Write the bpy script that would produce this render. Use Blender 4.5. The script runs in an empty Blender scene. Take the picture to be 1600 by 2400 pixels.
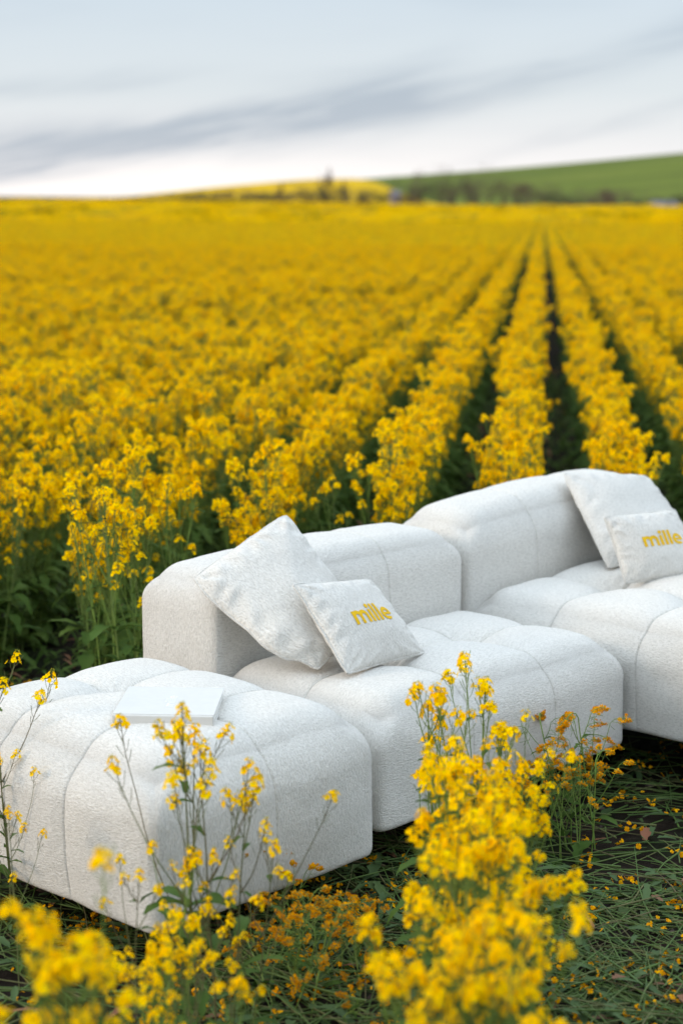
import bpy, math, random
import numpy as np
from mathutils import Vector, Matrix, Quaternion, Euler
R_ = math.radians
SC = bpy.context.scene
COL = SC.collection
rng = np.random.default_rng(7)

# ------------------------------------------------------------------ camera
CAM_H = 1.7305
cam = bpy.data.cameras.new('camera'); co = bpy.data.objects.new('camera', cam); COL.objects.link(co)
cam.sensor_fit = 'VERTICAL'; cam.sensor_height = 36; cam.sensor_width = 24; cam.lens = 4213 / 2400 * 36
co.location = (0, 0, CAM_H); co.rotation_euler = (math.pi/2 - .1671, 0, 0)
cam.clip_end = 6000; cam.clip_start = .05
cam.dof.use_dof = True; cam.dof.focus_distance = 4.85; cam.dof.aperture_fstop = 2.4
SC.camera = co

# ------------------------------------------------------------------ node helpers
class NT:
    def __init__(s, tree): s.t = tree; s.t.nodes.clear()
    def n(s, typ, **kw):
        x = s.t.nodes.new(typ)
        for k, v in kw.items(): setattr(x, k, v)
        return x
    def l(s, a, b): s.t.links.new(a, b)
    def put(s, inp, v):
        if hasattr(v, 'is_output') or hasattr(v, 'links'): s.l(v, inp)
        else: inp.default_value = v
    def m(s, op, a, b=0.0, c=None, clamp=False):
        x = s.n('ShaderNodeMath', operation=op, use_clamp=clamp)
        s.put(x.inputs[0], a)
        if op not in ('SINE','ABSOLUTE','EXPONENT','SQRT','ARCSINE'): s.put(x.inputs[1], b)
        if c is not None: s.put(x.inputs[2], c)
        return x.outputs[0]
    def mix(s, f, a, b, mode='MIX'):
        x = s.n('ShaderNodeMix', data_type='RGBA', blend_type=mode)
        s.put(x.inputs[0], f); s.put(x.inputs[6], a); s.put(x.inputs[7], b)
        return x.outputs[2]
    def noise(s, vec, scale, detail=3, rough=.5, dim='3D', dist=0):
        x = s.n('ShaderNodeTexNoise', noise_dimensions=dim)
        if vec is not None: s.l(vec, x.inputs['Vector'])
        x.inputs['Scale'].default_value = scale; x.inputs['Detail'].default_value = detail
        x.inputs['Roughness'].default_value = rough; x.inputs['Distortion'].default_value = dist
        return x.outputs[0]
    def ramp(s, f, pts):
        x = s.n('ShaderNodeValToRGB'); r = x.color_ramp
        while len(r.elements) < len(pts): r.elements.new(.5)
        for e, (p, c) in zip(r.elements, pts):
            e.position = p; e.color = (*c, 1) if len(c) == 3 else c
        s.put(x.inputs[0], f); return x.outputs[0]
    def mapr(s, v, a, b, c=0., d=1.):
        x = s.n('ShaderNodeMapRange'); x.interpolation_type = 'SMOOTHSTEP'
        s.put(x.inputs[0], v)
        for i, q in enumerate((a, b, c, d)): x.inputs[i+1].default_value = q
        return x.outputs[0]
    def scalev(s, vec, sc):
        x = s.n('ShaderNodeMapping'); s.l(vec, x.inputs[0]); x.inputs['Scale'].default_value = sc
        return x.outputs[0]
c4 = lambda c: (*c, 1)

# ------------------------------------------------------------------ world: hazy evening sky with long soft cloud streaks
SUN_EL, SUN_AZ = R_(17), R_(-104)          # azimuth measured from +Y (view direction), negative = left
w = bpy.data.worlds.new('World'); SC.world = w; w.use_nodes = True
t = NT(w.node_tree)
out = t.n('ShaderNodeOutputWorld'); bg = t.n('ShaderNodeBackground'); t.l(bg.outputs[0], out.inputs[0])
sky = t.n('ShaderNodeTexSky', sky_type='NISHITA'); sky.sun_disc = False
sky.sun_elevation = SUN_EL; sky.sun_rotation = SUN_AZ; sky.dust_density = 2.0; sky.air_density = 1.2
tc = t.n('ShaderNodeTexCoord'); sp = t.n('ShaderNodeSeparateXYZ'); t.l(tc.outputs['Generated'], sp.inputs[0])
az = t.m('ARCTAN2', sp.outputs[0], sp.outputs[1]); el = t.m('ARCSINE', sp.outputs[2])
cmb = t.n('ShaderNodeCombineXYZ'); t.l(az, cmb.inputs[0]); t.l(el, cmb.inputs[1])
nv = t.scalev(cmb.outputs[0], (7, 40, 1))
elr = t.m('SUBTRACT', el, t.m('MULTIPLY', az, .21))
cm2 = t.n('ShaderNodeCombineXYZ'); t.l(az, cm2.inputs[0]); t.l(elr, cm2.inputs[1])
n1 = t.noise(t.scalev(cm2.outputs[0], (9, 55, 1)), 1.0, 6, .6, dist=.7)
n2 = t.noise(t.scalev(cmb.outputs[0], (4, 26, 1)), 1.0, 3, .5)
n3 = t.noise(t.scalev(cm2.outputs[0], (11, 150, 1)), 1.0, 6, .62, dist=.9)
wob = t.m('MULTIPLY', t.m('SUBTRACT', n1, .5), .020)
elw = t.m('ADD', el, wob)
def band(a0, a1, a2, sg, lo0, lo1, hi0, hi1):
    c = t.m('ADD', t.m('ADD', a0, t.m('MULTIPLY', az, a1)), t.m('MULTIPLY', t.m('MULTIPLY', az, az), a2))
    d = t.m('DIVIDE', t.m('SUBTRACT', elw, c), sg)
    g = t.m('EXPONENT', t.m('MULTIPLY', t.m('MULTIPLY', d, d), -1.))
    g = t.m('MULTIPLY', g, t.mapr(az, lo0, lo1)); g = t.m('MULTIPLY', g, t.mapr(az, hi0, hi1, 1, 0))
    return g
bs = [(band(.0570, .24, .58, .0115, -.6, -.22, .02, .085), .95), (band(.043, .23, .2, .0095, -.09, .04, .3, .6), .75),
      (band(.006, .26, 0, .004, .0, .12, .3, .6), .3), (band(.054, .18, 0, .009, -.5, -.2, -.06, .05), .55), (band(.080, .10, 0, .0065, -.6, -.2, -.13, -.05), .4)]
acc = 0.0
for g, k in bs:
    acc = t.m('ADD', acc, t.m('MULTIPLY', g, k))
acc = t.m('MULTIPLY', acc, t.m('MULTIPLY_ADD', t.mapr(n3, .25, .75), .75, .38))
# far from the streaks: broad soft veil all over the dome
acc = t.m('ADD', acc, t.m('MULTIPLY', t.mapr(n2, .45, .8), .28), clamp=True)
lightc = t.ramp(t.m('MULTIPLY', el, 8.0), [(0., (1.08, 1.02, .99)), (.22, (.90, .89, .90)), (.5, (.70, .755, .80)), (.95, (.60, .69, .78)), (1., (.60, .69, .78))])
warm = t.mapr(az, -.25, .2, 1., 0.)
lightc = t.mix(t.m('MULTIPLY', t.m('MULTIPLY', warm, t.mapr(el, 0., .05, 1, 0)), .75), lightc, c4((1.28, 1.19, 1.13)))
dark = t.ramp(t.m('MULTIPLY', el, 8.0), [(0., (.60, .62, .67)), (.35, (.47, .53, .61)), (1., (.37, .46, .57))])
clouds = t.mix(acc, lightc, dark)
skyl = t.n('ShaderNodeVectorMath', operation='SCALE'); t.l(sky.outputs[0], skyl.inputs[0]); skyl.inputs['Scale'].default_value = .10
fin = t.mix(.86, skyl.outputs[0], clouds)
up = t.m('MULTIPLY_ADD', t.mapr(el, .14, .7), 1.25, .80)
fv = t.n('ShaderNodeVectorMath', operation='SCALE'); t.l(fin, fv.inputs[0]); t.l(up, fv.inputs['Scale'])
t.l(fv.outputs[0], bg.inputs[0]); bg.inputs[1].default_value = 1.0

sun = bpy.data.lights.new('sun', 'SUN'); sun.energy = 1.1; sun.angle = R_(14); sun.color = (1, .79, .58)
so = bpy.data.objects.new('sun', sun); COL.objects.link(so)
sd = Vector((math.sin(SUN_AZ)*math.cos(SUN_EL), math.cos(SUN_AZ)*math.cos(SUN_EL), math.sin(SUN_EL)))
so.rotation_euler = sd.to_track_quat('Z', 'Y').to_euler()
so.location = (-6, 0, 6)
SC.view_settings.view_transform = 'Standard'; SC.view_settings.look = 'None'
SC.view_settings.exposure = 0.55; SC.view_settings.gamma = 1
SC.cycles.max_bounces = 8; SC.cycles.transparent_max_bounces = 8; SC.cycles.diffuse_bounces = 4

# ------------------------------------------------------------------ object helpers
def mesh(name, V, F, mats, uv=None, smooth=True, mi=None):
    me = bpy.data.meshes.new(name)
    V = np.asarray(V, dtype=np.float32)
    if isinstance(F, np.ndarray):
        n, k = F.shape
        me.vertices.add(len(V)); me.vertices.foreach_set('co', V.ravel())
        me.loops.add(n*k); me.loops.foreach_set('vertex_index', F.astype(np.int32).ravel())
        me.polygons.add(n); me.polygons.foreach_set('loop_start', np.arange(0, n*k, k, dtype=np.int32))
        me.update(calc_edges=True)
    else:
        me.from_pydata(V.tolist(), [], F); me.update()
    if uv is not None:
        ul = me.uv_layers.new(name='UVMap')
        li = np.empty(len(me.loops), np.int32); me.loops.foreach_get('vertex_index', li)
        ul.data.foreach_set('uv', np.asarray(uv, np.float32)[li].ravel())
    for m_ in (mats if isinstance(mats, (list, tuple)) else [mats]): me.materials.append(m_)
    if mi is not None: me.polygons.foreach_set('material_index', np.asarray(mi, np.int32))
    me.polygons.foreach_set('use_smooth', np.full(len(me.polygons), smooth))
    me.validate(); me.update()
    return me
def obj(name, me, parent=None):
    o = bpy.data.objects.new(name, me); COL.objects.link(o)
    if parent: o.parent = parent
    return o
def tag(o, label=None, cat=None, group=None, kind=None):
    if label: o['label'] = label
    if cat: o['category'] = cat
    if group: o['group'] = group
    if kind: o['kind'] = kind
    return o
def empty(name, loc, label, cat, group=None):
    o = obj(name, None); o.location = loc; o.empty_display_size = .1
    return tag(o, label, cat, group)
def mat(name, rough=.6):
    m_ = bpy.data.materials.new(name); m_.use_nodes = True
    t = NT(m_.node_tree); o_ = t.n('ShaderNodeOutputMaterial'); b = t.n('ShaderNodeBsdfPrincipled')
    b.inputs['Roughness'].default_value = rough; t.l(b.outputs[0], o_.inputs[0])
    return m_, t, b, o_
class MB:
    def __init__(s): s.V = []; s.F = []; s.M = []
    def add(s, V, F, mi=0):
        k = len(s.V); s.V.extend([tuple(v) for v in V]); s.F.extend([tuple(i+k for i in f) for f in F]); s.M.extend([mi]*len(F))
    def tube(s, P, r0, r1, n=4, mi=0, cap=False):
        P = [Vector(p) for p in P]; k = len(s.V); N = len(P); a = None
        for i, p in enumerate(P):
            d = (P[min(i+1, N-1)] - P[max(i-1, 0)]).normalized()
            if a is not None: a = a - d*a.dot(d)
            a = (a if a is not None and a.length > .05 else d.orthogonal()).normalized(); b = d.cross(a); r = r0 + (r1-r0)*i/(N-1)
            for j in range(n):
                an = 2*math.pi*j/n; q = p + a*(r*math.cos(an)) + b*(r*math.sin(an)); s.V.append(tuple(q))
        for i in range(N-1):
            for j in range(n):
                s.F.append((k+i*n+j, k+i*n+(j+1) % n, k+(i+1)*n+(j+1) % n, k+(i+1)*n+j)); s.M.append(mi)
        if cap: s.F.append(tuple(k+(N-1)*n+j for j in range(n))); s.M.append(mi)
    def box(s, c, d, mi=0):
        x, y, z = c; a, b, e = d[0]/2, d[1]/2, d[2]/2
        V = [(x+i*a, y+j*b, z+k*e) for i in (-1, 1) for j in (-1, 1) for k in (-1, 1)]
        s.add(V, [(0,1,3,2),(4,6,7,5),(0,4,5,1),(2,3,7,6),(0,2,6,4),(1,5,7,3)], mi)
    def mesh(s, name, mats, smooth=True): return mesh(name, s.V, s.F, mats, smooth=smooth, mi=s.M)
def rnd_island(t):
    g = t.n('ShaderNodeNewGeometry'); return g.outputs['Random Per Island']
def rnd_object(t):
    g = t.n('ShaderNodeObjectInfo'); return g.outputs['Random']

# ------------------------------------------------------------------ materials
def fabric_mat():
    m_, t, b, o_ = mat('cream_chenille', .95)
    uvn = t.n('ShaderNodeTexCoord'); uv = uvn.outputs['UV']
    # long crinkles along U, short across V (UV in metres)
    cr = t.noise(t.scalev(uv, (75, 240, 1)), 1.0, 3, .6, '3D', .6)
    cr2 = t.noise(t.scalev(uv, (190, 380, 1)), 1.0, 2, .6, '3D', .8)
    fine = t.noise(t.scalev(uv, (300, 420, 1)), 1.0, 2, .6)
    big = t.noise(t.scalev(uv, (4, 4, 1)), 1.0, 3, .5)
    h = t.m('ADD', t.m('MULTIPLY', t.mapr(cr, .38, .64), .55), t.m('MULTIPLY', t.mapr(cr2, .34, .66), .45))
    h = t.m('ADD', h, t.m('MULTIPLY', fine, .35))
    base = t.ramp(h, [(.15, (.50, .475, .43)), (.50, (.665, .635, .58)), (.95, (.745, .715, .66)), (1., (.755, .725, .67))])
    base = t.mix(t.m('MULTIPLY', t.mapr(big, .35, .7), .10), base, c4((.62, .63, .61)))
    t.l(base, b.inputs['Base Color'])
    bu = t.n('ShaderNodeBump'); bu.inputs['Strength'].default_value = 1.; bu.inputs['Distance'].default_value = .0021
    t.l(h, bu.inputs['Height']); t.l(bu.outputs[0], b.inputs['Normal'])
    b.inputs['Sheen Weight'].default_value = .25; b.inputs['Sheen Roughness'].default_value = .5
    b.inputs['Specular IOR Level'].default_value = .15
    return m_
FAB = fabric_mat()
def simple(name, ca, cb, scale=30, rough=.7, bump=0., spec=.3, obj_coord=True, island=False):
    m_, t, b, o_ = mat(name, rough)
    tc = t.n('ShaderNodeTexCoord'); v = tc.outputs['Object']
    f = t.noise(v, scale, 4, .6)
    if island: f = t.m('ADD', t.m('MULTIPLY', f, .4), t.m('MULTIPLY', rnd_island(t), .6))
    t.l(t.ramp(f, [(.28, ca), (.72, cb)]), b.inputs['Base Color'])
    b.inputs['Specular IOR Level'].default_value = spec
    if bump:
        bu = t.n('ShaderNodeBump'); bu.inputs['Strength'].default_value = .6; bu.inputs['Distance'].default_value = bump
        t.l(t.noise(v, scale*2, 4, .6), bu.inputs['Height']); t.l(bu.outputs[0], b.inputs['Normal'])
    return m_
def leafy(name, cols, transl=.35, rough=.5, spec=.3, perobj=.35):
    m_ = bpy.data.materials.new(name); m_.use_nodes = True
    t = NT(m_.node_tree); o_ = t.n('ShaderNodeOutputMaterial'); b = t.n('ShaderNodeBsdfPrincipled')
    b.inputs['Roughness'].default_value = rough; b.inputs['Specular IOR Level'].default_value = spec
    f = t.m('ADD', t.m('MULTIPLY', rnd_island(t), 1-perobj), t.m('MULTIPLY', rnd_object(t), perobj))
    c = t.ramp(f, [(i/(len(cols)-1), q) for i, q in enumerate(cols)])
    t.l(c, b.inputs['Base Color']); tr = t.n('ShaderNodeBsdfTranslucent'); t.l(c, tr.inputs[0])
    mx = t.n('ShaderNodeMixShader'); mx.inputs[0].default_value = transl
    t.l(b.outputs[0], mx.inputs[1]); t.l(tr.outputs[0], mx.inputs[2]); t.l(mx.outputs[0], o_.inputs[0])
    return m_
PETAL = leafy('rape_petal', [(.88, .44, .0), (.98, .57, .0), (1., .655, .0), (1., .74, .001)], .35, .8, .0)
WILT = leafy('wilted_petal', [(.50, .16, .004), (.74, .29, .004), (.82, .38, .004), (.86, .46, .003)], .3, .8, .0)
BUD = leafy('bud', [(.30, .30, .01), (.50, .46, .01), (.22, .26, .01)], .2)
STEM = leafy('green_stem', [(.12, .20, .035), (.17, .25, .055), (.14, .17, .07)], .05, .6, .1)
PSTEM = leafy('purple_stem', [(.13, .09, .055), (.12, .12, .05), (.14, .17, .06)], .05, .6, .1)
LEAF = leafy('rape_leaf', [(.045, .085, .016), (.075, .135, .026), (.11, .16, .03)], .3, .6, .08)
CUT = leafy('cut_stem', [(.035, .065, .018), (.075, .135, .025), (.10, .12, .035)], .03, .6)
DLEAF = leafy('bluish_leaf', [(.05, .085, .032), (.075, .12, .045), (.06, .085, .022)], .2, .6, .1)
DEAD = leafy('dead_leaf', [(.22, .07, .03), (.16, .08, .04), (.28, .12, .05)], .15, .7)
YELLOWTHREAD = simple('yellow_thread', (.60, .35, .003), (.72, .44, .006), 300, .7, .0006, .2)
WOOD = simple('dark_wood', (.035, .022, .014), (.075, .045, .028), 14, .75, .002, .2)

# ------------------------------------------------------------------ terrain
def sst(x, a, b):
    u_ = np.clip((np.asarray(x, float)-a)/(b-a), 0, 1); return u_*u_*(3-2*u_)
GZ = -.07
def ground_z(x, y):
    x = np.asarray(x, float); y = np.asarray(y, float)
    r = np.hypot(x, y); a = np.arctan2(x, np.maximum(y, .01))
    el = .0091 - .0036*sst(a, -.18, .1)
    return GZ + sst(y, 30, 240)*y*el + .02*np.sin(x*.7+1)*np.cos(y*.5)*sst(y, 8, 20)
def ground():
    xs = np.unique(np.concatenate([np.linspace(-3.2, 3.2, 161), np.linspace(-30, 30, 61), np.linspace(-300, 300, 61), np.linspace(-3000, 3000, 31)]))
    ys = np.unique(np.concatenate([np.linspace(-6, 1, 8), np.linspace(1, 9, 201), np.linspace(9, 60, 52), np.linspace(60, 280, 45), np.linspace(300, 3500, 12)]))
    X, Y = np.meshgrid(xs, ys); Z = ground_z(X, Y)
    near = (1-sst(np.abs(X), 2.6, 3.2))*(1-sst(Y, 8, 9))*sst(Y, 1, 1.5)
    q = rng.normal(size=X.shape); q = (q+np.roll(q, 1, 0)+np.roll(q, 1, 1)+np.roll(q, (1, 1), (0, 1)))/2
    Z = Z + near*(.006*q + .012*np.sin(X*5+Y*3)*np.sin(Y*6-X*2))
    far = sst(Y, 280, 330); Z = Z - far*6
    ny, nx = X.shape; I = np.arange(ny*nx).reshape(ny, nx)
    F = np.stack([I[:-1, :-1], I[:-1, 1:], I[1:, 1:], I[1:, :-1]], -1).reshape(-1, 4)
    m_, t, b, o_ = mat('soil', .95)
    tc = t.n('ShaderNodeTexCoord'); v = tc.outputs['Object']
    f = t.noise(v, 18, 6, .7); g = t.noise(v, 2.3, 4, .6)
    c = t.ramp(f, [(.3, (.009, .006, .004)), (.55, (.024, .017, .012)), (.75, (.058, .040, .028))])
    c = t.mix(t.mapr(g, .45, .62), c, c4((.018, .024, .010)))
    t.l(c, b.inputs['Base Color']); b.inputs['Specular IOR Level'].default_value = .1
    bu = t.n('ShaderNodeBump'); bu.inputs['Strength'].default_value = .9; bu.inputs['Distance'].default_value = .02
    t.l(t.noise(v, 45, 6, .7), bu.inputs['Height']); t.l(bu.outputs[0], b.inputs['Normal'])
    o = obj('ground', mesh('ground', np.stack([X, Y, Z], -1).reshape(-1, 3), F, m_))
    tag(o, 'dark bare soil under the sofa and between the rapeseed rows', kind='structure')
ground()

def el_yellow(d):   # silhouette (display px of a 1568 px wide photo -> elevation)
    return np.interp(d, [-2500, -600, 0, 300, 500, 700, 850, 905, 960, 1200], [.012, .006, .0033, .0066, .0117, .0158, .0164, .0105, .004, -.003])
def el_green(d):
    return np.interp(d, [-800, 400, 700, 850, 1100, 1300, 1568, 2200, 4000], [-.002, .004, .0135, .0163, .0203, .0241, .0296, .038, .05])
def az_of(d): return math.atan((d*1.0204-800)/4213)
def hill(name, elf, d0, d1, r0, r1, m_, label, n=220, tail=250):
    ds = np.linspace(d0, d1, n); A = np.array([az_of(d) for d in ds]); E = np.array([elf(d) for d in ds])
    k = np.ones(5)/5; E = np.convolve(np.pad(E, 2, 'edge'), k, 'valid')
    rs = np.concatenate([np.linspace(r0, r1, 26), np.linspace(r1+20, r1+tail, 8)])
    V = []
    for i, r in enumerate(rs):
        f = sst(r, r0, r1) if r <= r1 else 1
        top = r1*E + CAM_H
        for a, z in zip(A, top):
            zz = -4 + (z+4)*f if r <= r1 else z - (r-r1)*.03
            V.append((r*math.sin(a), r*math.cos(a), zz))
    N = len(A); I = np.arange(len(rs)*N).reshape(len(rs), N)
    F = np.stack([I[:-1, :-1], I[:-1, 1:], I[1:, 1:], I[1:, :-1]], -1).reshape(-1, 4)
    o = obj(name, mesh(name, V, F, m_)); tag(o, label, kind='structure'); return o
my, t, b, _ = mat('distant_rapeseed', .9)
v = t.n('ShaderNodeTexCoord').outputs['Object']
f = t.m('ADD', t.m('MULTIPLY', t.noise(t.scalev(v, (1, .35, 1)), .12, 4, .6), .6), t.m('MULTIPLY', t.noise(v, .9, 3, .6), .4))
t.l(t.ramp(f, [(.3, (.22, .15, .01)), (.45, (.46, .28, .003)), (.7, (.60, .37, .003))]), b.inputs['Base Color']); b.inputs['Specular IOR Level'].default_value = .05
mg, t, b, _ = mat('distant_crop', .95)
v = t.n('ShaderNodeTexCoord').outputs['Object']
f = t.m('ADD', t.m('MULTIPLY', t.noise(t.scalev(v, (.35, 1.6, 1)), .022, 5, .6), .7), t.m('MULTIPLY', t.noise(v, .5, 3, .6), .3))
t.l(t.ramp(f, [(.3, (.10, .085, .030)), (.46, (.085, .110, .018)), (.56, (.115, .140, .022)), (.75, (.17, .155, .045))]), b.inputs['Base Color']); b.inputs['Specular IOR Level'].default_value = .05
hill('hill', el_yellow, -3000, 1200, 262, 430, my, 'distant low hill covered in yellow rapeseed')
hill('hill', el_green, -800, 4200, 480, 900, mg, 'distant green hillside rising to the right', tail=700)

# ------------------------------------------------------------------ rapeseed plants
def flower(mb, c, n, s, r, mi=0, wilt=0.):
    n = n.normalized(); a = n.orthogonal().normalized(); b = n.cross(a); ph = r.random()*6.28
    for k in range(4):
        if r.random() < .08: continue
        an = ph + k*math.pi/2 + r.uniform(-.18, .18); d = a*math.cos(an) + b*math.sin(an); e = n.cross(d)
        up = r.uniform(.0, .55) - wilt*r.uniform(0, 1.2); L = s*r.uniform(.85, 1.1); dd = (d + n*up).normalized(); tip = (d + n*(up-.35)).normalized()
        q0 = c; q1 = c + dd*(L*.55) + e*(L*.52); q2 = c + dd*(L*.55) - e*(L*.52)
        q3 = q1 + tip*(L*.42) - e*(L*.10); q4 = q2 + tip*(L*.42) + e*(L*.10)
        mb.add([q0, q1, q3, q4, q2], [(0, 1, 2, 3, 4)], mi)
    mb.add([c + n*.3*s + a*s*.16, c + n*.3*s - a*s*.08 + b*s*.14, c + n*.3*s - a*s*.08 - b*s*.14, c + n*.62*s], [(0, 1, 3), (1, 2, 3), (2, 0, 3)], 1)
def bud(mb, c, n, s):
    n = n.normalized(); a = n.orthogonal().normalized(); b = n.cross(a); m = c + n*s
    mb.add([c, m + a*s*.5, m + b*s*.5, m - a*s*.5, m - b*s*.5, c + n*s*2.2], [(0,2,1),(0,3,2),(0,4,3),(0,1,4),(5,1,2),(5,2,3),(5,3,4),(5,4,1)], 1)
def curve(p, d, L, r, n=6, bend=Vector((0, 0, .35)), wob=.10):
    P = [p.copy()]; d = d.normalized()
    for i in range(n):
        d = (d + bend/n*2 + Vector((r.uniform(-wob, wob), r.uniform(-wob, wob), r.uniform(-wob, wob)*.5))).normalized()
        P.append(P[-1] + d*(L/n))
    return P
def raceme(st, bl, P, r, nf, fs, L, wilt=0., pods=True):
    """flowers round the end of the axis P"""
    end = P[-1]; ax = (P[-1]-P[-2]).normalized(); a = ax.orthogonal().normalized(); b = ax.cross(a)
    def at(s):     # s metres back from the tip
        q = s
        for i in range(len(P)-1, 0, -1):
            g = (P[i]-P[i-1]).length
            if q <= g: return P[i].lerp(P[i-1], q/g)
            q -= g
        return P[0]
    for k in range(nf):
        u_ = (k+.5)/nf; s = .004 + L*u_; an = k*2.4 + r.uniform(-.5, .5)
        rad = (a*math.cos(an) + b*math.sin(an)); el = 1.15 - .9*u_ + r.uniform(-.2, .2)
        d = (rad + ax*el - Vector((0, 0, wilt*r.uniform(.2, 1.5)))).normalized()
        q = at(s); pl = r.uniform(.010, .020)*(.6 + .6*u_)
        c = q + d*pl
        st.tube([q, c], .0006, .0005, 3)
        flower(bl, c, d + Vector((r.uniform(-.4, .4), r.uniform(-.4, .4), r.uniform(-.1, .5)-wilt)), fs*(.75+.35*u_)*r.uniform(.85, 1.12), r, 0, wilt)
    for k in range(7):
        an = k*2.4; d = (a*math.cos(an) + b*math.sin(an))*.8 + ax*r.uniform(.5, 1.5)
        bud(bl, end + d.normalized()*r.uniform(.002, .007), d, .0022)
    if pods:
        for k in range(r.randint(4, 8)):
            s = L + .01 + .012*k; an = k*2.4; rad = (a*math.cos(an) + b*math.sin(an)); q = at(s)
            d = (rad*.8 + ax*1.0).normalized(); e = q + d*.014; st.tube([q, e, e + (d+ax*.7).normalized()*r.uniform(.012, .03)], .0006, .0010, 3)
def leaf(mb, p, d, L, W, r, mi=0, droop=.6):
    d = Vector(d).normalized(); side = d.cross(Vector((0, 0, 1)))
    side = side.normalized() if side.length > .01 else Vector((1, 0, 0))
    N = 6; V = []; q = Vector(p)
    for i in range(N+1):
        u_ = i/N; ww = W*(math.sin(math.pi*min(1, u_*.85+.12))**.8)*(1 + .35*math.sin(i*2.6 + r.random()*2)) * (0 if i == N else 1)
        V += [q - side*ww/2 + Vector((0, 0, abs(ww)*.2)), q.copy(), q + side*ww/2 + Vector((0, 0, abs(ww)*.2))]
        d = (d - Vector((0, 0, droop/N*1.5))).normalized(); q = q + d*(L/N)
    F = []
    for i in range(N):
        k = i*3; F += [(k, k+1, k+4, k+3), (k+1, k+2, k+5, k+4)]
    mb.add(V, F, mi)
def make_plant(seed, h=.75, nb=6, nf=22, fs=.0098, Lr=.05, spread=.5, wilt=0., droop=0., leaves=5, lo=.35, purple=False, stemr=.0036, lmin=.5):
    r = random.Random(seed); st, bl, lf = MB(), MB(), MB()
    lean = Vector((r.uniform(-.08, .08), r.uniform(-.08, .08), 1))
    main = curve(Vector((0, 0, 0)), lean, h, r, 9, Vector((0, 0, .1)), .05)
    if droop:
        n0 = len(main); dd = Vector((math.cos(seed*1.7), math.sin(seed*1.7), 0)); dn = (main[-1]-main[-2]).normalized()
        for k in range(6):
            dn = (dn + dd*.45*droop - Vector((0, 0, .42*droop))).normalized(); main.append(main[-1] + dn*.028)
    st.tube(main, stemr, .0013, 5); raceme(st, bl, main, r, int(nf*1.2), fs, Lr*1.2, wilt)
    for k in range(nb):
        u_ = lo + (.93-lo)*(k+r.random()*.7)/nb; i = min(int(u_*9), 8); p = main[i].lerp(main[i+1], u_*9-i)
        an = k*2.4 + r.uniform(-.4, .4); d = Vector((math.cos(an)*spread*1.5, math.sin(an)*spread*1.5, 1.0))
        rem = h - p.z; L = rem*r.uniform(lmin, 1.02) + .03
        P = curve(p, d, L, r, 6, Vector((0, 0, .5)), .09)
        if wilt:
            dn = (P[-1]-P[-2]).normalized(); dd = Vector((math.cos(an), math.sin(an), 0))
            for q in range(4):
                dn = (dn + dd*.35 - Vector((0, 0, .55*wilt))).normalized(); P.append(P[-1] + dn*.02)
        st.tube(P, .0018, .0009, 4); raceme(st, bl, P, r, r.randint(int(nf*.6), nf), fs, Lr*r.uniform(.7, 1.1), wilt)
        if leaves: leaf(lf, p, (math.cos(an), math.sin(an), .7), r.uniform(.03, .07), .016, r, 0, .7)
    for k in range(leaves):
        u_ = r.uniform(.04, .55); i = int(u_*9); p = main[i]; an = r.random()*6.28
        leaf(lf, p, (math.cos(an), math.sin(an), r.uniform(.3, 1.0)), r.uniform(.07, .16), r.uniform(.025, .05), r, 0, r.uniform(.5, 1.3))
    return (st.mesh('stem', [PSTEM if purple else STEM]), bl.mesh('blossom', [WILT if wilt else PETAL, BUD], smooth=False),
            lf.mesh('leaves', [LEAF]) if lf.V else None, (st, bl, lf))
FIELD = [make_plant(100+i, h=.64 + .045*(i % 4), nb=10, nf=14, fs=.0089, Lr=.026, spread=.11 + .04*(i % 3), leaves=10, lmin=.30, lo=.30) for i in range(7)]
TALL = [make_plant(200+i, h=.72, nb=7, nf=12, fs=.0092, Lr=.026, spread=.28, leaves=6, lmin=.35) for i in range(5)]
THIN = [make_plant(300+i, h=.74, nb=5, nf=12, fs=.0090, Lr=.035, spread=.55, leaves=3, lo=.3, purple=True, stemr=.003) for i in range(4)]
WILTED = [make_plant(400+i, h=.46 + .03*i, nb=6, nf=26, fs=.0085, Lr=.05, spread=.75, wilt=.8, droop=1.0, leaves=2) for i in range(4)]
def place(var, x, y, rz, sc, label, group, tilt=(0, 0), z=None):
    z = float(ground_z(x, y)) if z is None else z
    e = empty('rapeseed_plant', (x, y, z - .005), label, 'rapeseed plant', group)
    e.rotation_euler = (tilt[0], tilt[1], rz); e.scale = (sc,)*3
    for nm, me in zip(('stem', 'blossom', 'leaves'), var[:3]):
        if me is not None: obj(nm, me, e)
    return e

ROWX = lambda k, y: -.11 + .11*y + .5*k
def field_points(y0, y1, step, lanes, jitter, kr, density=None, xlim=None, seed=1):
    r = np.random.default_rng(seed); P = []
    for k in kr:
        ys = np.arange(y0, y1, step)
        for y in ys:
            for l in range(lanes):
                yy = y + r.uniform(-step/2, step/2); off = r.normal()*jitter
                x = ROWX(k, yy) + off
                if xlim and not (xlim[0](yy) < x < xlim[1](yy)): continue
                P.append((x, yy, k))
    return P
def y_start(k):      # where the mown clearing round the sofa ends, per row
    return {0: 7.75, 1: 7.9, 2: 8.2, 3: 8.5, -1: 7.35, -2: 6.75, -3: 6.35, -4: 6.25, -5: 6.2}.get(k, 6.2 if k < 0 else 8.6)
near = []
r0 = np.random.default_rng(5)
for k in range(-40, 22):
    y = y_start(k)
    if k < -16: y = max(y, (abs(k)-6)*1.35)
    if k > 11: y = max(y, k*1.5)
    while y < 52:
        stp = .050 if y < 14 else (.062 if y < 30 else .085)
        for l in range(2):
            yy = y + r0.uniform(-.03, .03); x = ROWX(k, yy) + r0.normal()*(.018 + .012*(k < -8))
            if abs(x) < .24*yy + 2.2: near.append((x, yy, k))
        y += stp
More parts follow.
